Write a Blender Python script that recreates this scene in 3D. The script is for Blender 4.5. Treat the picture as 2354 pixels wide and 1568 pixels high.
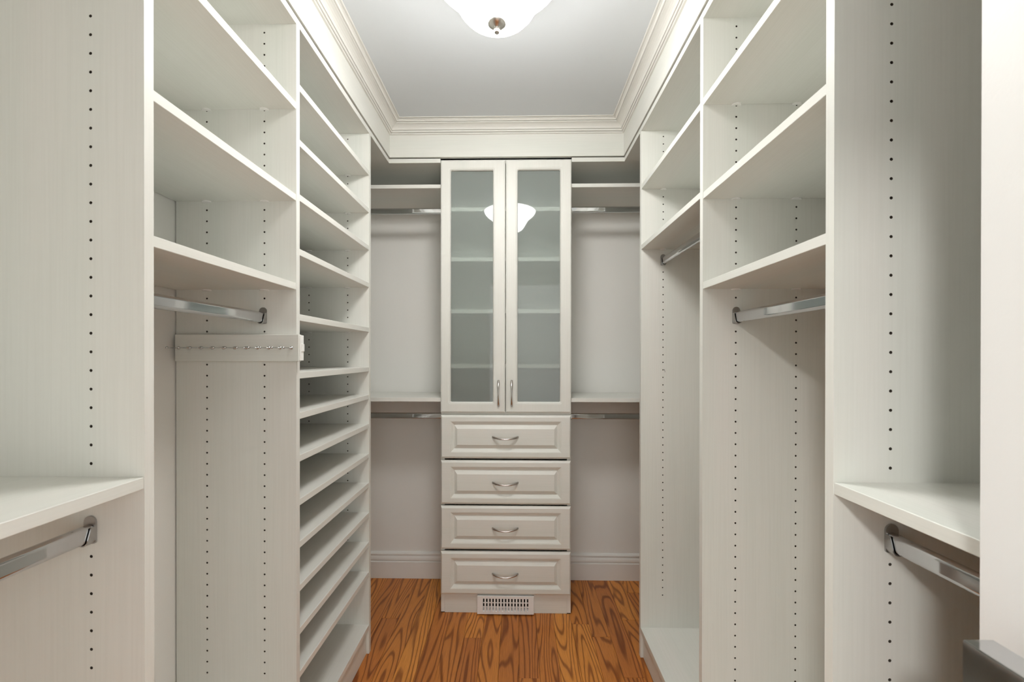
import bpy, bmesh, math, random
from mathutils import Matrix, Vector

random.seed(7)
for o in list(bpy.data.objects):
    bpy.data.objects.remove(o)
sc = bpy.context.scene
C = sc.collection

# ------------------------------------------------------------------ camera
F_PX, CX, CY = 973.49, 1171.59, 821.62            # pixels of a 2354x1568 frame
YAW, PITCH, ROLL = 0.0187, -0.00245, 0.00091
EYE = Vector((0.0, 0.0, 1.2849))
cam_d = bpy.data.cameras.new('camera')
cam = bpy.data.objects.new('camera', cam_d)
C.objects.link(cam)
cam_d.sensor_fit = 'HORIZONTAL'
cam_d.sensor_width = 36.0
cam_d.lens = F_PX / 2354.0 * 36.0
cam_d.shift_x = (1177.0 - CX) / 2354.0
cam_d.shift_y = (CY - 784.0) / 2354.0
cam_d.clip_start = 0.02
xh = Vector((math.cos(YAW), math.sin(YAW), 0))
yh = Vector((-math.sin(YAW), math.cos(YAW), 0))
zh = Vector((0, 0, 1))
fw = yh * math.cos(PITCH) + zh * math.sin(PITCH)
up = -yh * math.sin(PITCH) + zh * math.cos(PITCH)
rt = xh * math.cos(ROLL) + up * math.sin(ROLL)
up = -xh * math.sin(ROLL) + up * math.cos(ROLL)
cam.matrix_world = Matrix(((rt.x, up.x, -fw.x, EYE.x), (rt.y, up.y, -fw.y, EYE.y),
                           (rt.z, up.z, -fw.z, EYE.z), (0, 0, 0, 1)))
cam_d.dof.use_dof = True
cam_d.dof.focus_distance = 1.7
cam_d.dof.aperture_fstop = 8.0
sc.camera = cam

# ------------------------------------------------------------------ world, exposure
world = bpy.data.worlds.new('world')
sc.world = world
world.use_nodes = True
bg = world.node_tree.nodes['Background']
bg.inputs[0].default_value = (1.0, 0.992, 0.975, 1)   # the daylit room outside the doorway
bg.inputs[1].default_value = 2.15
LAMP_STRENGTH = 31.0
ROOM_LAMP = 200.0                   # lamp of the room outside the doorway
sc.view_settings.view_transform = 'Standard'
sc.view_settings.look = 'None'
sc.view_settings.exposure = 0.17
sc.view_settings.gamma = 1.0
sc.view_settings.use_curve_mapping = False
sc.cycles.use_denoising = True
sc.cycles.use_light_tree = False
sc.cycles.max_bounces = 7
sc.cycles.diffuse_bounces = 4
sc.cycles.glossy_bounces = 3
sc.cycles.use_adaptive_sampling = True
sc.cycles.adaptive_threshold = 0.1
sc.cycles.adaptive_min_samples = 16
sc.cycles.sample_clamp_indirect = 6.0
sc.cycles.caustics_reflective = False
sc.cycles.caustics_refractive = False

# ------------------------------------------------------------------ dimensions (metres)
XL, XR = -0.6395, 0.5254            # front edges of the left and right units
XWL, XWR = -0.9965, 0.8824          # side walls
Y0 = -0.31                          # wall with the doorway
Y1, Y2, Y3 = 0.714, 1.213, 1.814    # upright panels (face towards the camera)
YC, YB = 2.0945, 2.4505             # cabinet front, back wall
T = 0.019
CEIL = 2.4325
TOPZ = 2.244                        # underside of the top boards
CAB0, CAB1 = -0.383, 0.266
ROW0, ROWP = 2.2199, 0.032          # shelf pin hole rows

# ------------------------------------------------------------------ materials
def new_mat(name):
    m = bpy.data.materials.new(name)
    m.use_nodes = True
    nt = m.node_tree
    return m, nt, nt.nodes['Principled BSDF']

def nd(nt, kind, **kw):
    n = nt.nodes.new(kind)
    for k, v in kw.items():
        setattr(n, k, v)
    return n

def simple(name, col, rough=0.5, metal=0.0, bump=0.0, bscale=300.0, spec=0.5):
    m, nt, b = new_mat(name)
    b.inputs['Base Color'].default_value = (*col, 1)
    b.inputs['Roughness'].default_value = rough
    b.inputs['Metallic'].default_value = metal
    b.inputs['Specular IOR Level'].default_value = spec
    if bump:
        tc = nd(nt, 'ShaderNodeTexCoord')
        no = nd(nt, 'ShaderNodeTexNoise')
        no.inputs['Scale'].default_value = bscale
        no.inputs['Detail'].default_value = 3
        bp = nd(nt, 'ShaderNodeBump')
        bp.inputs['Strength'].default_value = bump
        bp.inputs['Distance'].default_value = 0.001
        nt.links.new(tc.outputs['Object'], no.inputs['Vector'])
        nt.links.new(no.outputs['Fac'], bp.inputs['Height'])
        nt.links.new(bp.outputs['Normal'], b.inputs['Normal'])
    return m

def melamine(axis):
    """cream textured melamine with a faint brushed grain running along axis"""
    m, nt, b = new_mat('cream_melamine_' + axis)
    tc = nd(nt, 'ShaderNodeTexCoord')
    def streak(s_long, s_cross, detail, off):
        mp = nd(nt, 'ShaderNodeMapping')
        sc_ = [s_cross] * 3
        sc_['xyz'.index(axis)] = s_long
        mp.inputs['Scale'].default_value = sc_
        mp.inputs['Location'].default_value = (off, off * 1.7, off * .6)
        no = nd(nt, 'ShaderNodeTexNoise')
        no.inputs['Scale'].default_value = 1.0
        no.inputs['Detail'].default_value = detail
        nt.links.new(tc.outputs['Object'], mp.inputs['Vector'])
        nt.links.new(mp.outputs['Vector'], no.inputs['Vector'])
        return no
    broad = streak(0.8, 11, 1, 3.1)
    fine = streak(5, 260, 2, 9.7)
    r1 = nd(nt, 'ShaderNodeValToRGB')
    e = r1.color_ramp.elements
    e[0].position, e[0].color = 0.30, (0.772, 0.783, 0.730, 1)
    e[1].position, e[1].color = 0.70, (0.806, 0.796, 0.748, 1)
    r2 = nd(nt, 'ShaderNodeValToRGB')
    e = r2.color_ramp.elements
    e[0].position, e[0].color = 0.30, (0.93, 0.93, 0.92, 1)
    e[1].position, e[1].color = 0.62, (1, 1, 1, 1)
    mx = nd(nt, 'ShaderNodeMixRGB', blend_type='MULTIPLY')
    mx.inputs[0].default_value = 0.42
    nt.links.new(broad.outputs['Fac'], r1.inputs['Fac'])
    nt.links.new(fine.outputs['Fac'], r2.inputs['Fac'])
    nt.links.new(r1.outputs['Color'], mx.inputs[1])
    nt.links.new(r2.outputs['Color'], mx.inputs[2])
    nt.links.new(mx.outputs['Color'], b.inputs['Base Color'])
    b.inputs['Roughness'].default_value = 0.42
    b.inputs['Specular IOR Level'].default_value = 0.4
    return m

def oak():
    m, nt, b = new_mat('stained_oak')
    tc = nd(nt, 'ShaderNodeTexCoord')
    oi = nd(nt, 'ShaderNodeObjectInfo')
    vm = nd(nt, 'ShaderNodeVectorMath', operation='MULTIPLY_ADD')
    cmb = nd(nt, 'ShaderNodeCombineXYZ')
    for i, k in enumerate((37.0, 61.0, 23.0)):
        mu = nd(nt, 'ShaderNodeMath', operation='MULTIPLY')
        mu.inputs[1].default_value = k
        nt.links.new(oi.outputs['Random'], mu.inputs[0])
        nt.links.new(mu.outputs[0], cmb.inputs[i])
    vm.inputs[1].default_value = (9.0, 1.05, 1.0)
    nt.links.new(tc.outputs['Object'], vm.inputs[0])
    nt.links.new(cmb.outputs[0], vm.inputs[2])
    n1 = nd(nt, 'ShaderNodeTexNoise')
    n1.inputs['Scale'].default_value = 1.0
    n1.inputs['Detail'].default_value = 1.6
    n1.inputs['Roughness'].default_value = 0.35
    nt.links.new(vm.outputs[0], n1.inputs['Vector'])
    mul = nd(nt, 'ShaderNodeMath', operation='MULTIPLY')
    mul.inputs[1].default_value = 95.0
    sn = nd(nt, 'ShaderNodeMath', operation='SINE')
    nt.links.new(n1.outputs['Fac'], mul.inputs[0])
    nt.links.new(mul.outputs[0], sn.inputs[0])
    rings = nd(nt, 'ShaderNodeValToRGB')                 # contour lines of growth rings
    e = rings.color_ramp.elements
    e[0].position, e[0].color = 0.0, (0, 0, 0, 1)
    e[1].position, e[1].color = 1.0, (1, 1, 1, 1)
    e2 = rings.color_ramp.elements.new(0.70); e2.color = (0.12, 0.12, 0.12, 1)
    half = nd(nt, 'ShaderNodeMath', operation='MULTIPLY_ADD')
    half.inputs[1].default_value = 0.5
    half.inputs[2].default_value = 0.5
    nt.links.new(sn.outputs[0], half.inputs[0])
    nt.links.new(half.outputs[0], rings.inputs['Fac'])
    mp = nd(nt, 'ShaderNodeMapping')                     # pores
    mp.inputs['Scale'].default_value = (420, 16, 1)
    po = nd(nt, 'ShaderNodeTexNoise')
    po.inputs['Scale'].default_value = 1.0
    po.inputs['Detail'].default_value = 2
    nt.links.new(tc.outputs['Object'], mp.inputs['Vector'])
    nt.links.new(mp.outputs['Vector'], po.inputs['Vector'])
    base = nd(nt, 'ShaderNodeValToRGB')                  # one tone for each plank
    base.color_ramp.interpolation = 'LINEAR'
    e = base.color_ramp.elements
    e[0].position, e[0].color = 0.0, (0.56, 0.192, 0.042, 1)
    e[1].position, e[1].color = 1.0, (0.82, 0.335, 0.064, 1)
    em = base.color_ramp.elements.new(0.5); em.color = (0.68, 0.252, 0.050, 1)
    nt.links.new(oi.outputs['Random'], base.inputs['Fac'])
    dark = nd(nt, 'ShaderNodeMixRGB', blend_type='MULTIPLY')
    dark.inputs[2].default_value = (0.44, 0.34, 0.27, 1)
    nt.links.new(rings.outputs['Color'], dark.inputs[0])
    nt.links.new(base.outputs['Color'], dark.inputs[1])
    pr = nd(nt, 'ShaderNodeValToRGB')
    e = pr.color_ramp.elements
    e[0].position, e[0].color = 0.36, (0.72, 0.66, 0.6, 1)
    e[1].position, e[1].color = 0.55, (1, 1, 1, 1)
    nt.links.new(po.outputs['Fac'], pr.inputs['Fac'])
    mx = nd(nt, 'ShaderNodeMixRGB', blend_type='MULTIPLY')
    mx.inputs[0].default_value = 0.7
    nt.links.new(dark.outputs['Color'], mx.inputs[1])
    nt.links.new(pr.outputs['Color'], mx.inputs[2])
    nt.links.new(mx.outputs['Color'], b.inputs['Base Color'])
    b.inputs['Roughness'].default_value = 0.34
    bp = nd(nt, 'ShaderNodeBump')
    bp.inputs['Strength'].default_value = 0.1
    bp.inputs['Distance'].default_value = 0.0008
    bp.invert = True
    nt.links.new(rings.outputs['Color'], bp.inputs['Height'])
    nt.links.new(bp.outputs['Normal'], b.inputs['Normal'])
    return m

def frosted():
    m, nt, b = new_mat('frosted_glass')
    out = nt.nodes['Material Output']
    nt.nodes.remove(b)
    tr = nd(nt, 'ShaderNodeBsdfTransparent'); tr.inputs[0].default_value = (0.93, 0.96, 0.945, 1)
    di = nd(nt, 'ShaderNodeBsdfDiffuse'); di.inputs[0].default_value = (0.92, 0.97, 0.95, 1)
    tl = nd(nt, 'ShaderNodeBsdfTranslucent'); tl.inputs[0].default_value = (0.86, 0.90, 0.88, 1)
    m1 = nd(nt, 'ShaderNodeMixShader'); m1.inputs[0].default_value = 0.5
    m2 = nd(nt, 'ShaderNodeMixShader'); m2.inputs[0].default_value = 0.73
    gl = nd(nt, 'ShaderNodeBsdfGlossy'); gl.inputs['Roughness'].default_value = 0.015
    gl.inputs[0].default_value = (1, 1, 1, 1)
    fr = nd(nt, 'ShaderNodeFresnel'); fr.inputs['IOR'].default_value = 1.34
    m3 = nd(nt, 'ShaderNodeMixShader')
    nt.links.new(di.outputs[0], m1.inputs[1]); nt.links.new(tl.outputs[0], m1.inputs[2])
    nt.links.new(m1.outputs[0], m2.inputs[1]); nt.links.new(tr.outputs[0], m2.inputs[2])
    nt.links.new(fr.outputs[0], m3.inputs[0])
    nt.links.new(m2.outputs[0], m3.inputs[1]); nt.links.new(gl.outputs[0], m3.inputs[2])
    nt.links.new(m3.outputs[0], out.inputs['Surface'])
    return m

def lamp_glass(name, strength):
    m, nt, b = new_mat(name)
    b.inputs['Base Color'].default_value = (0.85, 0.85, 0.83, 1)
    b.inputs['Roughness'].default_value = 0.25
    b.inputs['Emission Color'].default_value = (1.0, 0.994, 0.972, 1)
    b.inputs['Emission Strength'].default_value = strength
    return m

M = dict(
    mz=melamine('z'), my=melamine('y'), mx=melamine('x'),
    wall=simple('greige_wall_paint', (0.845, 0.838, 0.800), 0.75, bump=0.10, bscale=260),
    ceil=simple('ceiling_paint', (0.70, 0.73, 0.75), 0.85, bump=0.12, bscale=220),
    trim=simple('white_trim_paint', (0.83, 0.825, 0.79), 0.38),
    crown=simple('cream_trim_paint', (0.82, 0.81, 0.765), 0.40),
    door=simple('white_door_paint', (0.80, 0.795, 0.775), 0.45, bump=0.15, bscale=180),
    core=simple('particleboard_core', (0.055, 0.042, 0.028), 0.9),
    chrome=simple('polished_chrome', (0.60, 0.61, 0.62), 0.07, 1.0),
    nickel=simple('brushed_nickel', (0.60, 0.57, 0.54), 0.27, 1.0),
    steel=simple('satin_steel', (0.46, 0.46, 0.45), 0.33, 0.9),
    oak=oak(), glass=frosted(), bowl=lamp_glass('lit_opal_glass', LAMP_STRENGTH), bowl_in=lamp_glass('opal_glass_inside', LAMP_STRENGTH * 0.06),
    dome=lamp_glass('lit_dome_glass', ROOM_LAMP),
    clip=simple('white_plastic', (0.93, 0.92, 0.89), 0.2),
    vent=simple('white_enamel', (0.90, 0.89, 0.87), 0.35),
    black=simple('black_plastic_and_duct_shade', (0.012, 0.011, 0.010), 0.7),  # foot glides; also painted shade behind the vent slots
    carpet=simple('added_grey_carpet', (0.42, 0.41, 0.38), 0.95),
    seam=simple('dark_subfloor', (0.06, 0.025, 0.01), 0.8),
)

# ------------------------------------------------------------------ mesh helpers
def link(name, me, mat=None, parent=None):
    o = bpy.data.objects.new(name, me)
    C.objects.link(o)
    if mat is not None and me is not None and not me.materials:
        for mm in (mat if isinstance(mat, (list, tuple)) else (mat,)):
            me.materials.append(M[mm])
    if parent is not None:
        o.parent = parent
    return o

def to_mesh(name, bm, smooth=False):
    bmesh.ops.recalc_face_normals(bm, faces=bm.faces)
    me = bpy.data.meshes.new(name)
    bm.to_mesh(me)
    bm.free()
    if smooth:
        for p in me.polygons:
            p.use_smooth = True
    return me

def bbox(bm, x0, x1, y0, y1, z0, z1):
    vs = [bm.verts.new(p) for p in ((x0, y0, z0), (x1, y0, z0), (x1, y1, z0), (x0, y1, z0),
                                    (x0, y0, z1), (x1, y0, z1), (x1, y1, z1), (x0, y1, z1))]
    for f in ((0, 3, 2, 1), (4, 5, 6, 7), (0, 1, 5, 4), (1, 2, 6, 5), (2, 3, 7, 6), (3, 0, 4, 7)):
        bm.faces.new([vs[i] for i in f])

def box(name, x0, x1, y0, y1, z0, z1, mat, parent=None, bev=0.0008):
    """a board; the object sits at its own centre so that its grain is its own"""
    cx, cy, cz = (x0 + x1) / 2, (y0 + y1) / 2, (z0 + z1) / 2
    bm = bmesh.new()
    bbox(bm, x0 - cx, x1 - cx, y0 - cy, y1 - cy, z0 - cz, z1 - cz)
    if bev:
        bmesh.ops.bevel(bm, geom=bm.edges[:], offset=bev, segments=1, affect='EDGES')
    o = link(name, to_mesh(name, bm), mat, parent)
    o.location = Vector((cx, cy, cz)) - (parent.location if parent else Vector())
    return o

def holed_panel(name, x0, x1, y, z0, z1, cols, rows, parent):
    """upright board whose camera-facing side carries drilled rows of shelf-pin holes"""
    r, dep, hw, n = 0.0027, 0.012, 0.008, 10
    ox, oy, oz = (x0 + x1) / 2, y, (z0 + z1) / 2
    verts, faces, mats = [], [], []
    def v(x, yy, z):
        verts.append((x - ox, yy - oy, z - oz)); return len(verts) - 1
    def quad(a, b, c, d, m=0):
        faces.append((a, b, c, d)); mats.append(m)
    rows = sorted(z for z in rows if z0 + .02 < z < z1 - .02)
    xs = [x0] + [c for col in sorted(cols) for c in (col - hw, col + hw)] + [x1]
    for i in range(len(xs) - 1):
        a, b = xs[i], xs[i + 1]
        if i % 2 == 0:                                   # plain strip
            quad(v(a, y, z0), v(b, y, z0), v(b, y, z1), v(a, y, z1))
            continue
        c = (a + b) / 2
        lo, hi = rows[0] - ROWP / 2, rows[-1] + ROWP / 2
        quad(v(a, y, z0), v(b, y, z0), v(b, y, lo), v(a, y, lo))
        quad(v(a, y, hi), v(b, y, hi), v(b, y, z1), v(a, y, z1))
        for z in rows:
            zb, zt = z - ROWP / 2, z + ROWP / 2
            outer, inner, deep = [], [], []
            for k in range(n):
                t = 2 * math.pi * (k + .5) / n
                dx, dz = math.cos(t), math.sin(t)
                s = min(hw / abs(dx) if abs(dx) > 1e-6 else 9, (ROWP / 2) / abs(dz) if abs(dz) > 1e-6 else 9)
                outer.append((c + dx * s, z + dz * s))
                inner.append(v(c + dx * r, y, z + dz * r))
                deep.append(v(c + dx * r, y + dep, z + dz * r))
            corners = [(b, zt), (a, zt), (a, zb), (b, zb)]
            ang = lambda p: math.atan2(p[1] - z, p[0] - c) % (2 * math.pi)
            oi = [v(p[0], y, p[1]) for p in outer]
            oang = [2 * math.pi * (k + .5) / n for k in range(n)]
            for k in range(n):
                k2 = (k + 1) % n
                a0, a1 = oang[k], oang[k2] if k2 else oang[k2] + 2 * math.pi
                mid = [p for p in corners if a0 < ang(p) < a1 or a0 < ang(p) + 2 * math.pi < a1]
                poly = [oi[k]] + [v(p[0], y, p[1]) for p in sorted(mid, key=lambda p: (ang(p) - a0) % (2 * math.pi))] + [oi[k2], inner[k2], inner[k]]
                faces.append(tuple(poly)); mats.append(0)
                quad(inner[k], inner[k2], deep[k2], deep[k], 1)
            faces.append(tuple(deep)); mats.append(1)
    yb = y + T
    quad(v(x0, yb, z0), v(x0, yb, z1), v(x1, yb, z1), v(x1, yb, z0))
    quad(v(x0, y, z0), v(x0, y, z1), v(x0, yb, z1), v(x0, yb, z0))
    quad(v(x1, y, z0), v(x1, yb, z0), v(x1, yb, z1), v(x1, y, z1))
    quad(v(x0, y, z0), v(x0, yb, z0), v(x1, yb, z0), v(x1, y, z0))
    quad(v(x0, y, z1), v(x1, y, z1), v(x1, yb, z1), v(x0, yb, z1))
    me = bpy.data.meshes.new(name)
    me.from_pydata(verts, [], faces)
    bm = bmesh.new(); bm.from_mesh(me)
    bmesh.ops.remove_doubles(bm, verts=bm.verts, dist=1e-6)
    # outward normals: camera-facing faces must point to -Y
    bm.to_mesh(me); bm.free()
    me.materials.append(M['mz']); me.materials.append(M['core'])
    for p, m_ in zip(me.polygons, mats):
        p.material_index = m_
    o = link(name, me, None, parent)
    o.location = Vector((ox, oy, oz)) - (parent.location if parent else Vector())
    return o

def tube(name, pts, radii, mat, parent=None, segs=14, up=Vector((0, 0, 1)), closed=True, smooth=True):
    """sweep an ellipse (ra along up x tangent, rb along up) along points"""
    bm = bmesh.new(); rings = []
    pts = [Vector(p) for p in pts]
    for i, p in enumerate(pts):
        t = (pts[min(i + 1, len(pts) - 1)] - pts[max(i - 1, 0)]).normalized()
        side = t.cross(up)
        side = side.normalized() if side.length > 1e-5 else Vector((1, 0, 0))
        u2 = side.cross(t).normalized()
        ra, rb = radii[i] if isinstance(radii, list) else radii
        rings.append([bm.verts.new(p + side * ra * math.cos(2 * math.pi * k / segs) + u2 * rb * math.sin(2 * math.pi * k / segs)) for k in range(segs)])
    for a, b in zip(rings, rings[1:]):
        for k in range(segs):
            bm.faces.new((a[k], a[(k + 1) % segs], b[(k + 1) % segs], b[k]))
    if closed:
        bm.faces.new(rings[0][::-1]); bm.faces.new(rings[-1])
    me = to_mesh(name, bm)
    if smooth:
        for p in me.polygons:
            p.use_smooth = len(p.vertices) == 4
    return link(name, me, mat, parent)

def lathe(name, prof, loc, mat, parent=None, segs=48, smooth=True):
    """profile of (radius, z) turned round a vertical axis at loc"""
    bm = bmesh.new(); rings = []
    for r, z in prof:
        if r < 1e-6:
            rings.append([bm.verts.new((0, 0, z))])
        else:
            rings.append([bm.verts.new((r * math.cos(2 * math.pi * k / segs), r * math.sin(2 * math.pi * k / segs), z)) for k in range(segs)])
    for a, b in zip(rings, rings[1:]):
        for k in range(segs):
            k2 = (k + 1) % segs
            if len(a) == 1 and len(b) == 1: continue
            if len(a) == 1: bm.faces.new((a[0], b[k], b[k2]))
            elif len(b) == 1: bm.faces.new((a[k], b[0], a[k2]))
            else: bm.faces.new((a[k], b[k], b[k2], a[k2]))
    o = link(name, to_mesh(name, bm, smooth), mat, parent)
    o.location = Vector(loc) - (parent.location if parent else Vector())
    return o

def prism(name, outline, axis, a0, a1, mat, parent=None, bev=0.0):
    """extrude a 2D outline along an axis; outline holds the two other coordinates in xyz order"""
    bm = bmesh.new()
    def P(p, a):
        l = list(p); l.insert('xyz'.index(axis), a); return l
    lo = [bm.verts.new(P(p, a0)) for p in outline]
    hi = [bm.verts.new(P(p, a1)) for p in outline]
    n = len(outline)
    for k in range(n):
        bm.faces.new((lo[k], lo[(k + 1) % n], hi[(k + 1) % n], hi[k]))
    bm.faces.new(lo[::-1]); bm.faces.new(hi)
    if bev:
        bmesh.ops.bevel(bm, geom=[e for e in bm.edges], offset=bev, segments=1, affect='EDGES')
    return link(name, to_mesh(name, bm), mat, parent)

def thing(name, label, cat, loc=(0, 0, 0), group=None):
    o = bpy.data.objects.new(name, None)
    C.objects.link(o)
    o.location = loc
    o.empty_display_size = 0.1
    tag(o, label, cat, group)
    return o

def tag(o, label, cat, group=None):
    o['label'] = label; o['category'] = cat
    if group: o['group'] = group
    return o

def struct(o, label=None, cat=None):
    o['kind'] = 'structure'
    if label: o['label'] = label
    if cat: o['category'] = cat
    return o

# ------------------------------------------------------------------ room shell
W = 0.1
fl = box('floor', XWL - W, XWR + W, Y0 - W, YB + W, -0.10, -0.018, 'seam', bev=0)
struct(fl, 'red-brown oak plank floor running towards the back wall', 'floor')
struct(box('ceiling', XWL - W, XWR + W, Y0 - W, YB + W, CEIL, CEIL + .08, 'ceil', bev=0), 'flat light grey painted ceiling', 'ceiling')
struct(box('wall_left', XWL - W, XWL, Y0 - W, YB + W, -.1, CEIL, 'wall', bev=0), 'greige painted wall behind the left shelving', 'wall')
struct(box('wall_right', XWR, XWR + W, Y0 - W, YB + W, -.1, CEIL, 'wall', bev=0), 'greige painted wall behind the right shelving', 'wall')
struct(box('wall_back', XWL, XWR, YB, YB + W, -.1, CEIL, 'wall', bev=0), 'greige painted back wall behind the drawer cabinet', 'wall')
bm = bmesh.new()                                       # wall with the doorway, behind the camera
D0, D1, DH = -0.30, 0.50, 2.06
bbox(bm, XWL, D0, Y0 - W, Y0, -.1, CEIL)
bbox(bm, D1, XWR, Y0 - W, Y0, -.1, CEIL)
bbox(bm, D0, D1, Y0 - W, Y0, DH, CEIL)
struct(link('wall_front', to_mesh('wall_front', bm), 'wall'), 'wall with the open doorway into the closet', 'wall')

struct(box('floor_outside_added', -2.4, 2.4, -3.4, Y0 - W, -0.10, 0, 'carpet', bev=0), 'unseen grey carpet added outside the doorway to tone bounced light', 'floor')  # unseen floor, added to darken and neutralise light from below
struct(box('ceiling_outside', -2.4, 2.4, -2.4, Y0 - W, CEIL, CEIL + .08, 'ceil', bev=0), 'ceiling of the room outside the doorway', 'ceiling')
# floor planks: each one an object of its own under the floor
PW = 0.0840
SEAM0 = 0.0072
JOINTS = {-8: [2.0637, 1.02, 0.1], 3: [2.0355, 1.15, 0.2], 4: [1.945, 0.9], 6: [2.072, 1.3, 0.4], 7: [2.3127, 1.55, 0.6],
          -3: [1.9268, 1.1, 0.3], 0: [1.689, 0.8], 1: [2.29, 1.0], 2: [1.52, 0.7], -1: [1.40, 0.4], -2: [2.25, 1.2, .5],
          -4: [1.62, 0.6], -5: [2.33, 1.45, 0.5], -6: [1.56, 0.7], -7: [1.25, 0.3], 5: [1.70, 0.5]}
k = -12
while SEAM0 + k * PW < XWR:
    xa, xb = max(SEAM0 + k * PW, XWL), min(SEAM0 + (k + 1) * PW, XWR)
    if xb > XWL + 0.004:
        js = sorted(JOINTS.get(k, [0.3 + random.random(), 1.4 + random.random() * .8]))
        ys = [Y0 - W] + js + [YB]
        for ya, yb in zip(ys, ys[1:]):
            g = 0.0004
            box('plank', xa + g, xb - g, ya + g, yb - g, -0.018, random.uniform(-0.0004, 0.0), 'oak', fl, bev=0.0007)
    k += 1

# baseboards along the back wall, left and right of the cabinet
BBP = [(0, 0), (-.017, 0), (-.017, .094), (-.0145, .0965), (-.0105, .0965), (-.0105, .0995), (-.0145, .104), (-.0150, .110), (-.0135, .118), (-.0095, .126), (-.0070, .1315), (-.0070, .1335), (-.0125, .1345), (-.0125, .1395), (-.0085, .146), (-.004, .1495), (0, .1505)]
for nm, xa, xb, side in (('baseboard_back_left', XWL, CAB0 + .001, 'left'), ('baseboard_back_right', CAB1 - .001, XWR, 'right')):
    o = prism(nm, [(YB + p, z) for p, z in BBP], 'x', xa, xb, 'trim')
    struct(o, f'white moulded baseboard on the back wall {side} of the drawers', 'baseboard')

# ------------------------------------------------------------------ fascia, crown moulding
FP = 0.006                                             # fascia stands this far proud of the units
FZ0, FZ1 = 2.2695, 2.379
struct(box('trim_1', XL + FP - .018, XL + FP, Y0, YC - FP, FZ0, CEIL, 'my'), 'flat cream fascia board above the left shelving', 'fascia')
struct(box('trim_2', XR - FP, XR - FP + .018, Y0, YC - FP, FZ0, CEIL, 'my'), 'flat cream fascia board above the right shelving', 'fascia')
struct(box('trim_3', XL + FP - .018, XR - FP + .018, YC - FP, YC - FP + .018, FZ0, CEIL, 'mx'), 'flat cream fascia board above the glass doors', 'fascia')
CR = [(0, 0), (.0065, 0), (.0085, .0015), (.0085, .0042), (.0030, .0050), (.0030, .0078), (.0112, .0084), (.0138, .0108), (.0138, .0146),
      (.0085, .0154), (.0085, .0178), (.0158, .0184), (.0168, .0212), (.0200, .0258), (.0255, .0302), (.0325, .0336), (.0400, .0354), (.0462, .0358),
      (.0462, .0386), (.0415, .0390), (.0415, .0414), (.0505, .0417), (.0522, .0442), (.0550, .0462), (.0592, .0470), (.0592, .0490), (.0545, .0494),
      (.0545, .0513), (.0652, .0515), (.0668, .0527), (.0668, .0540), (0, .0540)]
def crown(name, side, label):
    bm = bmesh.new(); a, b = [], []
    for p, z in CR:
        z = FZ1 + z * (CEIL - FZ1) / .054
        if side == 'l':
            x = XL + FP + p; a.append((x, Y0, z)); b.append((x, YC - FP - p, z))
        elif side == 'r':
            x = XR - FP - p; a.append((x, Y0, z)); b.append((x, YC - FP - p, z))
        else:
            y = YC - FP - p; a.append((XL + FP + p, y, z)); b.append((XR - FP - p, y, z))
    A = [bm.verts.new(p) for p in a]; B = [bm.verts.new(p) for p in b]
    n = len(A)
    for k in range(n):
        bm.faces.new((A[k], A[(k + 1) % n], B[(k + 1) % n], B[k]))
    bm.faces.new(A[::-1]); bm.faces.new(B)
    struct(link(name, to_mesh(name, bm), 'crown'), label, 'crown moulding')
crown('trim_4', 'l', 'stepped cream crown moulding along the left of the ceiling')
crown('trim_5', 'r', 'stepped cream crown moulding along the right of the ceiling')
crown('trim_6', 'b', 'stepped cream crown moulding across the back of the ceiling')

# ------------------------------------------------------------------ closet units
ROWS = [ROW0 - ROWP * k for k in range(62)]
A1, A2 = 0.0933, 0.2621                                # hole columns, measured from the front edge
DEEP = XL - XWL

def clip_mesh():
    bm = bmesh.new(); n = 9; r = 0.0135
    lo, hi = [], []
    for k in range(n):
        t = math.pi * k / (n - 1)
        lo.append(bm.verts.new((r * math.cos(t), -.80 * r * math.sin(t), -.0032)))
        hi.append(bm.verts.new((r * math.cos(t), -.80 * r * math.sin(t), 0)))
    for k in range(n):
        bm.faces.new((lo[k], lo[(k + 1) % n], hi[(k + 1) % n], hi[k]))
    bm.faces.new(lo); bm.faces.new(hi[::-1])
    return to_mesh('shelf_clip', bm)
CLIP = clip_mesh(); CLIP.materials.append(M['clip'])

def add_shelf(unit, side, ya, yb, ztop, th=0.0195, setback=0.001, clips=True, name='shelf'):
    if side == 'l':
        x0, x1 = XWL + .004, XL - setback
        cols = (XL - A1, XL - A2)
    else:
        x0, x1 = XR + setback, XWR - .004
        cols = (XR + A1, XR + A2)
    s = box(name, x0, x1, ya, yb, ztop - th, ztop, 'my', unit)
    if clips:
        base = s.location + unit.location
        for cx in cols:
            for yy, rot in ((yb, 0), (ya, math.pi)):
                c = bpy.data.objects.new('shelf_clip', CLIP); C.objects.link(c); c.parent = s
                c.location = Vector((cx, yy, ztop - th)) - base
                c.rotation_euler = (0, 0, rot)
    return s

def panel(unit, side, y, cols=2):
    x0, x1 = (XWL + .004, XL) if side == 'l' else (XR, XWR - .004)
    cs = [XL - A1, XL - A2] if side == 'l' else [XR + A1, XR + A2]
    return holed_panel('side_panel', x0, x1, y, 0.0, TOPZ, cs[:cols], ROWS, unit)

def top_board(unit, side, ya, yb):
    x0, x1 = (XWL + .003, XL + .0005) if side == 'l' else (XR - .0005, XWR - .003)
    return box('top_board', x0, x1, ya, yb, TOPZ, TOPZ + .0205, 'my', unit, bev=0.0006)

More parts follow.
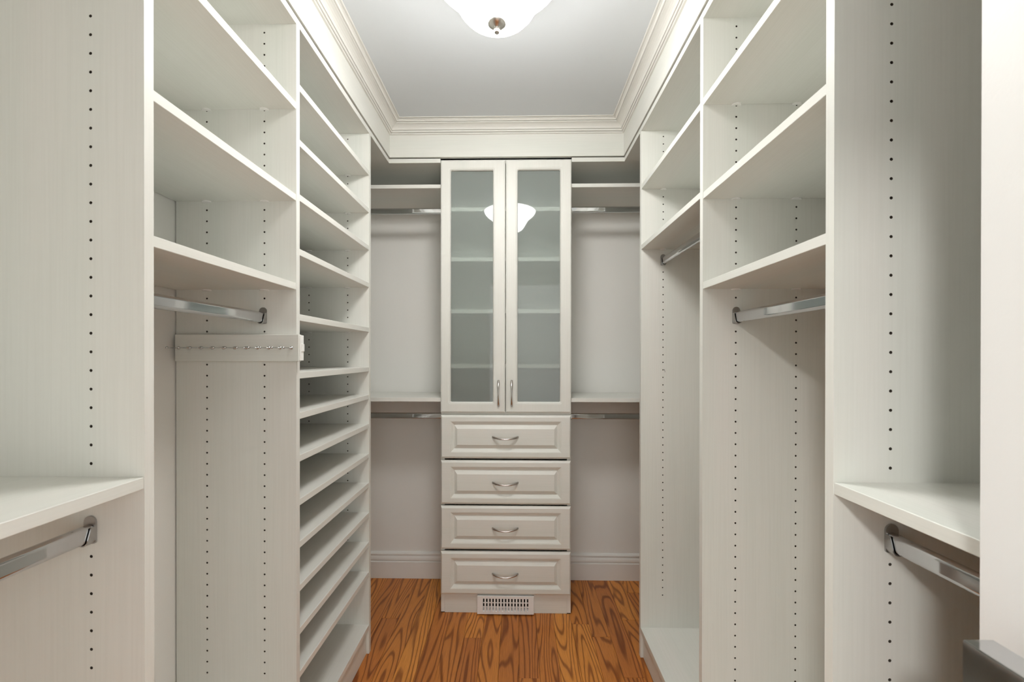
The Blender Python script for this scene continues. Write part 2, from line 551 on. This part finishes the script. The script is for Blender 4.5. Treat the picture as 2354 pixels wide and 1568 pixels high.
def base_deck(unit, side, ya, yb):
    if side == 'l':
        box('bottom_shelf', XWL + .004, XL - .0005, ya, yb, .1070, .1264, 'my', unit)
        box('toe_kick', XL - .030, XL - .012, ya, yb, 0, .1070, 'my', unit)
    else:
        box('bottom_shelf', XR + .0005, XWR - .004, ya, yb, .1085, .1283, 'my', unit)
        box('toe_kick', XR + .012, XR + .030, ya, yb, 0, .1085, 'my', unit)

YN = -0.29
# near left
u = thing('hanging_unit', 'near left hanging section with one deep shelf over a chrome rod', 'shelving', (XL - .18, (YN + Y1) / 2, 0), 'closet sections')
panel(u, 'l', Y1); top_board(u, 'l', Y0, Y1 + T)
box('side_panel', XWL + .004, XL, YN, YN + T, 0, TOPZ, 'mz', u)
add_shelf(u, 'l', YN + T, Y1, 1.0772, .0203)
# middle left
u = thing('hanging_unit', 'left middle section with three high shelves above a rod and tie rack', 'shelving', (XL - .18, (Y1 + Y2) / 2, 0), 'closet sections')
panel(u, 'l', Y2); top_board(u, 'l', Y1 + T, Y2 + T)
for z in (2.018, 1.753, 1.4965):
    add_shelf(u, 'l', Y1 + T, Y2, z)
base_deck(u, 'l', Y1 + T, Y2)
# shoe tower
u = thing('shoe_tower', 'tall left shoe tower with thirteen closely spaced shelves', 'shelving', (XL - .18, (Y2 + Y3) / 2, 0), 'closet sections')
panel(u, 'l', Y3); top_board(u, 'l', Y2 + T, Y3 + T)
for z in (2.0833, 1.9215, 1.7608, 1.6005, 1.4085, 1.2382, 1.1193, .9937, .8648, .7396, .6112, .4836, .3557):
    add_shelf(u, 'l', Y2 + T, Y3, z)
base_deck(u, 'l', Y2 + T, Y3)
# near right
u = thing('hanging_unit', 'near right hanging section with one shelf, partly behind the white door', 'shelving', (XR + .18, (YN + Y1) / 2, 0), 'closet sections')
panel(u, 'r', Y1); top_board(u, 'r', Y0, Y1 + T)
box('side_panel', XR, XWR - .004, YN, YN + T, 0, TOPZ, 'mz', u)
add_shelf(u, 'r', YN + T, Y1, 1.0758, .0200)
# middle right
u = thing('hanging_unit', 'right middle section with three high shelves above a long hanging space', 'shelving', (XR + .18, (Y1 + Y2) / 2, 0), 'closet sections')
panel(u, 'r', Y2); top_board(u, 'r', Y1 + T, Y2 + T)
for z in (2.0185, 1.7515, 1.4960):
    add_shelf(u, 'r', Y1 + T, Y2, z)
base_deck(u, 'r', Y1 + T, Y2)
# far right
u = thing('hanging_unit', 'far right section with two high shelves and a tall hanging space', 'shelving', (XR + .18, (Y2 + Y3) / 2, 0), 'closet sections')
pf = panel(u, 'r', Y3); top_board(u, 'r', Y2 + T, Y3 + T)
for z in (2.0165, 1.7600):
    add_shelf(u, 'r', Y2 + T, Y3, z)
base_deck(u, 'r', Y2 + T, Y3)
bm = bmesh.new()                                       # small chipped scuff between two holes
SX, SZ = 0.6240, 1.223
for pts in ([(0, .006), (.002, .006), (.0045, -.006), (.0035, -.006)], [(-.002, .006), (0, .0075), (.0018, .004), (.001, .003)]):
    f = [bm.verts.new((SX + x, Y3 - .0002, SZ + z)) for x, z in pts]; bm.faces.new(f)
me = to_mesh('scuff', bm)
sc_o = link('scuff', me, 'core', pf); sc_o.location = -(pf.location + u.location)

# back corners, left and right of the cabinet
for side, x0, x1 in (('left', XWL + .003, CAB0 - .0005), ('right', CAB1 + .0005, XWR - .003)):
    u = thing('corner_shelving', f'back corner section with two shelves {side} of the glass-door cabinet', 'shelving', ((x0 + x1) / 2, YB - .17, 0), 'closet sections')
    xe = XL + .0005 if side == 'left' else XR - .0005         # L-shaped top board turning the corner
    xw = x0 if side == 'left' else x1
    xc = x1 if side == 'left' else x0
    tb = prism('top_board', [(xw, Y3 + T), (xe, Y3 + T), (xe, YC), (xc, YC), (xc, YB - .002), (xw, YB - .002)], 'z', TOPZ, TOPZ + .0205, 'mx', u)
    tb.location = -u.location
    box('shelf', x0, x1, YC + .02, YB - .002, 2.1265, 2.1450, 'mx', u)
    box('shelf', x0, x1, YC + .02, YB - .002, 1.0570, 1.0768, 'mx', u)
    box('cleat', x0, x1, YB - .016, YB - .001, 2.165, TOPZ + .001, 'mx', u)

# ------------------------------------------------------------------ rods
def rod_bracket(parent, pos, d):
    """oval cup bracket on an upright; d is the +1/-1 direction of the rod along its axis (local y)"""
    w, zt, zb, n = .0105, .029, -.0185, 8
    out = [(w * math.cos(math.pi * k / n), zt - w + w * math.sin(math.pi * k / n)) for k in range(n + 1)]
    out += [(-w + .004 * (1 - math.cos(math.pi / 2 * k / 3)) , zb + .004 * (1 - math.sin(math.pi / 2 * k / 3))) for k in range(4)]
    out += [(w - .004 * (1 - math.sin(math.pi / 2 * k / 3)), zb + .004 * (1 - math.cos(math.pi / 2 * k / 3))) for k in range(4)]
    bm = bmesh.new()
    def ext(o, a0, a1):
        lo = [bm.verts.new((x, a0 * d, z)) for x, z in o]; hi = [bm.verts.new((x, a1 * d, z)) for x, z in o]
        n_ = len(o)
        for k in range(n_):
            bm.faces.new((lo[k], lo[(k + 1) % n_], hi[(k + 1) % n_], hi[k]))
        bm.faces.new(lo[::-1]); bm.faces.new(hi)
    ext(out, 0, .003)
    # U-shaped cup below the tube
    cup_o = [(-w, .012)] + [(-w * math.cos(math.pi * k / 10), -.0085 - .0105 * math.sin(math.pi * k / 10)) for k in range(11)] + [(w, .012)]
    wi = w - .0016
    cup_i = [(wi, .012)] + [(wi * math.cos(math.pi * k / 10), -.0080 - .0090 * math.sin(math.pi * k / 10)) for k in range(11)] + [(-wi, .012)]
    ring = cup_o + cup_i
    lo = [bm.verts.new((x, .003 * d, z)) for x, z in ring]; hi = [bm.verts.new((x, (.016 if z < .005 else .010) * d, z)) for x, z in ring]
    N = len(ring)
    for k in range(N):
        bm.faces.new((lo[k], lo[(k + 1) % N], hi[(k + 1) % N], hi[k]))
    h = len(cup_o)
    for L in (lo, hi):
        for k in range(h - 1):
            bm.faces.new((L[k], L[k + 1], L[N - 2 - k], L[N - 1 - k]))
    bmesh.ops.bevel(bm, geom=[e for e in bm.edges if e.is_manifold and e.calc_face_angle(0) > 1.0], offset=.0006, segments=1, affect='EDGES')
    o = link('bracket', to_mesh('bracket', bm), 'steel', parent)
    o.location = pos
    return o

def rod(label, mid, length, along):
    t = thing('closet_rod', label, 'closet rod', mid, 'closet rods')
    if along == 'x':
        t.rotation_euler = (0, 0, math.pi / 2)
    h = length / 2
    # flat-sided oval tube
    bm = bmesh.new(); n = 8; a, b = .0075, .0075
    sec = [(a * math.cos(math.pi * k / n), b + .0006 + a * math.sin(math.pi * k / n)) for k in range(n + 1)]
    sec += [(-a * math.cos(math.pi * k / n), -b - .0006 - a * math.sin(math.pi * k / n)) for k in range(n + 1)]
    lo = [bm.verts.new((x, -h + .004, z)) for x, z in sec]; hi = [bm.verts.new((x, h - .004, z)) for x, z in sec]
    for k in range(len(sec)):
        bm.faces.new((lo[k], lo[(k + 1) % len(sec)], hi[(k + 1) % len(sec)], hi[k]))
    bm.faces.new(lo[::-1]); bm.faces.new(hi)
    me = to_mesh('tube', bm)
    for p in me.polygons: p.use_smooth = len(p.vertices) == 4
    for e in me.edges:                                   # keep the flat sides flat
        pa, pb = (me.vertices[i].co for i in e.vertices)
        if abs(pa.y - pb.y) > .01 and abs(abs(pa.x) - a) < 1e-5: e.use_edge_sharp = True
    o = link('tube', me, 'chrome', t)
    rod_bracket(t, (0, h, 0), -1); rod_bracket(t, (0, -h, 0), 1)
    return t

def rod_y(label, x, ya, yb, z):
    rod(label, (x, (ya + yb) / 2, z), yb - ya, 'y')
def rod_x(label, xa, xb, y, z):
    rod(label, ((xa + xb) / 2, y, z), xb - xa, 'x')
rod_y('chrome rod under the near left shelf, at the left edge of the picture', XL - A1, YN + T, Y1, .9815)
rod_y('chrome rod above the tie rack in the left middle section', XL - .0965, Y1 + T, Y2, 1.3965)
rod_y('chrome rod under the near right shelf, running behind the white door', XR + A1 + .001, YN + T, Y1, .9790)
rod_y('chrome rod under the lowest shelf of the right middle section', XR + A1 + .0005, Y1 + T, Y2, 1.3965)
rod_y('chrome rod under the lower shelf of the far right section', XR + A1 - .001, Y2 + T, Y3, 1.6905)
RY = YC + .115
rod_x('chrome rod under the high shelf left of the glass doors', XWL + .001, CAB0, RY, 2.0440)
rod_x('chrome rod under the high shelf right of the glass doors', CAB1, XWR - .001, RY, 2.0470)
rod_x('chrome rod under the low shelf left of the drawers', XWL + .001, CAB0, RY, .9740)
rod_x('chrome rod under the low shelf right of the drawers', CAB1, XWR - .001, RY, .9740)

# ------------------------------------------------------------------ tie rack
TB0, TB1, TY = -0.9825, -0.6245, Y2 - .017
t = thing('tie_rack', 'cream sliding tie rack with a row of small chrome pegs', 'tie rack', ((TB0 + TB1) / 2, Y2, 1.27))
box('backboard', TB0, TB1, TY, Y2 - .001, 1.2698, 1.3466, 'mx', t)
box('end_plate', TB1, TB1 + .0035, TY + .004, Y2 + .006, 1.2720, 1.3450, 'clip', t)
box('slide_stop', TB1 + .0035, TB1 + .006, TY + .010, Y2 + .006, 1.298, 1.320, 'clip', t)
bm = bmesh.new()
prof = [(0.0, .0046), (.0022, .0046), (.0030, .0016), (.034, .0014), (.0365, .0020), (.0385, .0033), (.041, .0037), (.0435, .0030), (.0450, .0010)]
rg = []
for y, r in prof:
    rg.append([bm.verts.new((r * math.cos(2 * math.pi * k / 10), -y, r * math.sin(2 * math.pi * k / 10))) for k in range(10)])
for a, b in zip(rg, rg[1:]):
    for k in range(10):
        bm.faces.new((a[k], a[(k + 1) % 10], b[(k + 1) % 10], b[k]))
bm.faces.new(rg[-1])
PEG = to_mesh('peg', bm, True); PEG.materials.append(M['chrome'])
for k in range(11):
    o = link('peg', PEG, None, t)
    o.location = Vector((-.971 + .03262 * k, TY, 1.3082)) - t.location

# ------------------------------------------------------------------ tall cabinet
cab = thing('tall_cabinet', 'tall cream cabinet with two frosted glass doors above four raised-panel drawers', 'cabinet', ((CAB0 + CAB1) / 2, (YC + YB) / 2, 0))
CYF = YC + .0205                                       # front of the carcass, behind doors and drawer fronts
box('side_panel', CAB0, CAB0 + T, CYF, YB - .002, 0.004, 2.2665, 'mz', cab)
box('side_panel', CAB1 - T, CAB1, CYF, YB - .002, 0.004, 2.2665, 'mz', cab)
box('back_panel', CAB0 + T, CAB1 - T, YB - .010, YB - .002, .10, 2.262, 'mz', cab)
box('top_board', CAB0 + T, CAB1 - T, CYF, YB - .011, 2.2475, 2.2665, 'mx', cab)
box('middle_board', CAB0 + T, CAB1 - T, CYF, YB - .011, .9915, 1.0105, 'mx', cab)
box('bottom_board', CAB0 + T, CAB1 - T, CYF, YB - .011, .0800, .0990, 'mx', cab)
for z in (2.0302, 1.7805, 1.5200, 1.2465):
    box('shelf', CAB0 + T + .001, CAB1 - T - .001, CYF + .0012, YB - .011, z - .0205, z, 'mx', cab)
tk = box('toe_kick', CAB0 + T, CAB1 - T, CYF + .001, CYF + .019, 0.0, .0800, 'mx', cab)
for x in (CAB0 + .001, CAB1 - T + .001):
    box('foot_glide', x, x + .017, CYF + .001, CYF + .02, 0.0, .0042, 'black', cab, bev=0)

def rrect(cx, cz, hx, hz, r, n=4):
    pts = []
    for sx, sz, a0 in ((1, 1, 0), (-1, 1, 90), (-1, -1, 180), (1, -1, 270)):
        for k in range(n + 1):
            a = math.radians(a0 + 90 * k / n)
            pts.append((cx + sx * (hx - r) + r * math.cos(a), cz + sz * (hz - r) + r * math.sin(a)))
    return pts

def front(name, x0, x1, z0, z1, steps, mat, parent, hole=None):
    """a moulded front seen from -Y. steps: (inset_x, inset_z, protrusion, corner radius); hole = glass opening (gx0,gx1,gz0,gz1)"""
    cx, cz, y = (x0 + x1) / 2, (z0 + z1) / 2, CYF
    bm = bmesh.new(); loops = []
    for ix, iz, d, r in steps:
        loops.append([bm.verts.new((px - cx, -d, pz - cz)) for px, pz in rrect(cx, cz, (x1 - x0) / 2 - ix, (z1 - z0) / 2 - iz, r)])
    if hole:
        gx0, gx1, gz0, gz1 = hole
        gcx, gcz = (gx0 + gx1) / 2, (gz0 + gz1) / 2
        for g, d, r in ((.0105, .0200, .010), (.0085, .0190, .009), (.0060, .0190, .008), (.0035, .0175, .007), (0, .0125, .005), (0, .001, .005)):
            loops.append([bm.verts.new((px - cx, -d, pz - cz)) for px, pz in rrect(gcx, gcz, (gx1 - gx0) / 2 + g, (gz1 - gz0) / 2 + g, r)])
    n = len(loops[0])
    for a, b in zip(loops, loops[1:]):
        for k in range(n):
            bm.faces.new((a[k], a[(k + 1) % n], b[(k + 1) % n], b[k]))
    if hole:
        for k in range(n):
            bm.faces.new((loops[-1][k], loops[-1][(k + 1) % n], loops[0][(k + 1) % n], loops[0][k]))
    else:
        bm.faces.new(loops[-1]); bm.faces.new(loops[0][::-1])
    o = link(name, to_mesh(name, bm), mat, parent)
    o.location = Vector((cx, y, cz)) - parent.location
    return o

def pull_mesh(droop):
    """bow pull along local x, wide flat ends and a slim middle, bowing to -y"""
    pts, rad = [], []
    L, D = .064, .027
    for k in range(21):
        s = -1 + 2 * k / 20
        y = -D * (1 - abs(s) ** 2.3)
        pts.append((L * s, y - .001, -droop * (1 - s * s)))
        w = .0028 + .0040 * abs(s) ** 1.4
        rad.append((.0028 + .0012 * abs(s), w))
    bm = bmesh.new(); rings = []; segs = 10
    P = [Vector(p) for p in pts]
    for i, p in enumerate(P):
        t = (P[min(i + 1, 20)] - P[max(i - 1, 0)]).normalized()
        u2 = Vector((0, 0, 1)); side = t.cross(u2).normalized()
        ra, rb = rad[i]
        if i in (0, 20): ra, rb = ra * .6, rb * .75
        rings.append([bm.verts.new(p + side * ra * math.cos(2 * math.pi * k / segs) + u2 * rb * math.sin(2 * math.pi * k / segs)) for k in range(segs)])
    for a, b in zip(rings, rings[1:]):
        for k in range(segs):
            bm.faces.new((a[k], a[(k + 1) % segs], b[(k + 1) % segs], b[k]))
    bm.faces.new(rings[0][::-1]); bm.faces.new(rings[-1])
    return to_mesh('handle', bm, True)
PULL, PULLV = pull_mesh(.006), pull_mesh(0.0)
for m_ in (PULL, PULLV): m_.materials.append(M['nickel'])

def pull(parent, x, z, vertical, root):
    o = link('handle', PULLV if vertical else PULL, None, parent)
    surf = YC if vertical else YC + .0015
    o.location = Vector((x, surf, z)) - parent.location - root.location
    if vertical: o.rotation_euler = (0, math.radians(90), 0)
    o['label'] = 'brushed nickel bow handle'

XM = -0.0600
for nm, x0, x1, hole, hx in (('left', -.3820, XM - .0016, (-.3325, -.1225, 1.0585, 2.2075), -.0942),
                             ('right', XM + .0016, .2650, (.0002, .2098, 1.0595, 2.2080), -.0290)):
    d = front('door', x0, x1, 1.0055, 2.2565, [(0, 0, .001, .001), (0, 0, .0150, .001), (.0012, .0012, .0170, .001), (.0045, .0045, .0178, .001), (.0055, .0055, .0200, .001)], 'mz', cab, hole)
    d['label'] = f'{nm} cream-framed frosted glass door'
    bm = bmesh.new()
    gx0, gx1, gz0, gz1 = hole
    bbox(bm, gx0 - .006, gx1 + .006, -.0048, -.0012, gz0 - .006, gz1 + .006)
    c = d.location + cab.location
    for v_ in bm.verts:
        v_.co.x -= c.x; v_.co.z -= c.z
    g = link('glass_pane', to_mesh('glass_pane', bm), 'glass', d)
    g['label'] = 'frosted grey glass pane'
    pull(d, hx, 1.1022, True, cab)

DST = [(0, 0, .001, .001), (0, 0, .0125, .001), (.0012, .0012, .0140, .001), (.0062, .0100, .0205, .001),
       (.0480, .0300, .0205, .001), (.0490, .0310, .0190, .001), (.0510, .0330, .0190, .001),
       (.0650, .0480, .0075, .001), (.0665, .0495, .0075, .001), (.0820, .0680, .0195, .001)]
for z0, z1 in ((.7755, .9940), (.5480, .7685), (.3235, .5420), (.0985, .3155)):
    d = front('drawer', CAB0 + .0015, CAB1 - .0015, z0 + .0015, z1 - .0015, DST, 'mx', cab)
    pull(d, XM - .0005, z1 - .1095, False, cab)
    if z0 < .1:
        b_ = bmesh.new()
        f = [b_.verts.new((x, 0, z)) for x, z in ((-.003, .002), (.003, .003), (.001, -.003), (-.0005, -.004))]
        b_.faces.new(f)
        s = link('chip', to_mesh('chip', b_), 'core', d)
        s.location = Vector((.165, CYF - .0202, .1195)) - d.location - cab.location

# ------------------------------------------------------------------ air vent in the toe kick
VX0, VX1, VZ0, VZ1 = -.1990, .0815, .0075, .0955
t = thing('air_vent', 'small white slotted air vent set into the toe kick under the drawers', 'air vent', ((VX0 + VX1) / 2, CYF, VZ0))
SX0, SX1, SZ0, SZ1 = -.1745, .0585, .0195, .0840
vy = YC - .002
bm = bmesh.new()
for a in ((VX0, SX0, VZ0, VZ1), (SX1, VX1, VZ0, VZ1), (SX0, SX1, VZ0, SZ0), (SX0, SX1, SZ1, VZ1)):
    bbox(bm, a[0], a[1], vy, CYF + .0008, a[2], a[3])
o = link('frame', to_mesh('frame', bm), 'vent', t); o.location = -t.location
nb = 15; pitch = (SX1 - SX0) / nb
bm = bmesh.new()
for k in range(nb + 1):
    x = SX0 + k * pitch
    bbox(bm, max(x - .0042, SX0), min(x + .0042, SX1), vy, vy + .006, SZ0, SZ1)
for z in (.0425, .0630):
    bbox(bm, SX0, SX1, vy + .0006, vy + .005, z - .0016, z + .0016)
o = link('grille', to_mesh('grille', bm), 'vent', t); o.location = -t.location
bm = bmesh.new()
bbox(bm, SX0, SX1, CYF - .002, CYF + .0008, SZ0, SZ1)  # black plate painted as the shade inside the vent
o = link('duct_shade', to_mesh('duct_shade', bm), 'black', t); o.location = -t.location
bm = bmesh.new()                                       # tilted damper lip at the foot of the slots
vs = [bm.verts.new(p) for p in ((SX0, vy + .004, SZ0), (SX1, vy + .004, SZ0), (SX1, CYF - .003, SZ0 + .010), (SX0, CYF - .003, SZ0 + .010), (SX0, CYF - .003, SZ0), (SX1, CYF - .003, SZ0))]
for f in ((0, 1, 2, 3), (3, 2, 5, 4), (0, 4, 5, 1), (0, 3, 4), (1, 5, 2)):
    bm.faces.new([vs[i] for i in f])
o = link('damper', to_mesh('damper', bm), 'vent', t); o.location = -t.location

# ------------------------------------------------------------------ ceiling lamp
LX, LY = -.0565, 1.140
lamp = thing('ceiling_lamp', 'lit white glass bell-bowl ceiling lamp with nickel finial', 'ceiling lamp', (LX, LY, CEIL))
lathe('canopy', [(0, 0), (.098, 0), (.100, -.004), (.098, -.010), (.085, -.020), (.062, -.028), (.030, -.034), (.012, -.037), (0, -.037)], (LX, LY, CEIL), 'nickel', lamp)
lathe('stem', [(.0065, -.034), (.0065, -.262)], (LX, LY, CEIL), 'nickel', lamp, segs=16)
RZ = 2.335
outp = [(.186, 0), (.1845, -.008), (.178, -.018), (.166, -.029), (.151, -.040), (.138, -.052), (.128, -.064), (.121, -.078), (.114, -.093), (.105, -.109), (.092, -.124), (.074, -.137), (.052, -.147), (.028, -.153), (.010, -.155)]
inp = [(max(r - .0045, .008), z + .004) for r, z in outp[::-1]]
bowl = lathe('glass_bowl', outp + inp + [outp[0]], (LX, LY, RZ), ['bowl', 'bowl_in'], lamp, segs=48)
for p in bowl.data.polygons:                            # the open inside of the bowl
    n_in = sum(1 for vi in p.vertices if vi >= 48 * len(outp))
    p.material_index = 1 if n_in >= 2 else 0
lathe('finial', [(.0, -.148), (.024, -.1535), (.0255, -.1555), (.0235, -.1590), (.016, -.1640), (.0095, -.1680), (.0075, -.1700), (.0068, -.1740), (.0068, -.1795), (.0066, -.1805), (.0060, -.1808), (.0059, -.18081), (0, -.18082)], (LX, LY, RZ), 'nickel', lamp, segs=32)

# lamp of the room outside, whose light falls through the doorway on the right-hand shelving
RLX, RLY = -.75, -1.20
rl = thing('dome_lamp', 'lit round dome lamp on the ceiling of the room outside', 'ceiling lamp', (RLX, RLY, CEIL))
lathe('base_ring', [(.0, 0), (.170, 0), (.172, -.006), (.166, -.020), (.155, -.022)], (RLX, RLY, CEIL), 'nickel', rl, segs=32)
lathe('glass_dome', [(.158, -.014), (.154, -.032), (.138, -.052), (.105, -.070), (.060, -.081), (0, -.085)], (RLX, RLY, CEIL), 'dome', rl, segs=24)

# ------------------------------------------------------------------ open door with lever handle
DXF, DYE = .4862, .4550                                # face towards the aisle, free edge
dr = box('door_1', DXF, DXF + .034, Y0 + .01, DYE, .008, 2.03, 'door', bev=.0012)
struct(dr, 'white painted door standing open against the right shelving', 'door')
HZ = 1.0175
LE = .4085                                             # far end of the lever
def dpart(name, bm, mat, smooth=False):
    o = link(name, to_mesh(name, bm, smooth), mat, dr); o.location = -dr.location; return o
bm = bmesh.new(); bbox(bm, DXF - .008, DXF + .001, LE - .062, LE - .006, HZ - .052, HZ + .004)
bmesh.ops.bevel(bm, geom=bm.edges[:], offset=.0015, segments=2, affect='EDGES')
dpart('rosette', bm, 'steel')
bm = bmesh.new(); rings = []
for x, r in ((DXF - .006, .014), (DXF - .012, .011), (DXF - .040, .0105)):
    rings.append([bm.verts.new((x, LE - .034 + r * math.cos(2 * math.pi * k / 20), HZ - .024 + r * math.sin(2 * math.pi * k / 20))) for k in range(20)])
for a, b in zip(rings, rings[1:]):
    for k in range(20):
        bm.faces.new((a[k], a[(k + 1) % 20], b[(k + 1) % 20], b[k]))
dpart('neck', bm, 'chrome', True)
bm = bmesh.new()                                       # flat lever pointing back to the hinge
bbox(bm, .4210, .4500, LE - .135, LE, HZ - .048, HZ)
bmesh.ops.bevel(bm, geom=bm.edges[:], offset=.0010, segments=2, affect='EDGES')
o = dpart('lever', bm, 'chrome'); o['label'] = 'polished flat chrome door lever'
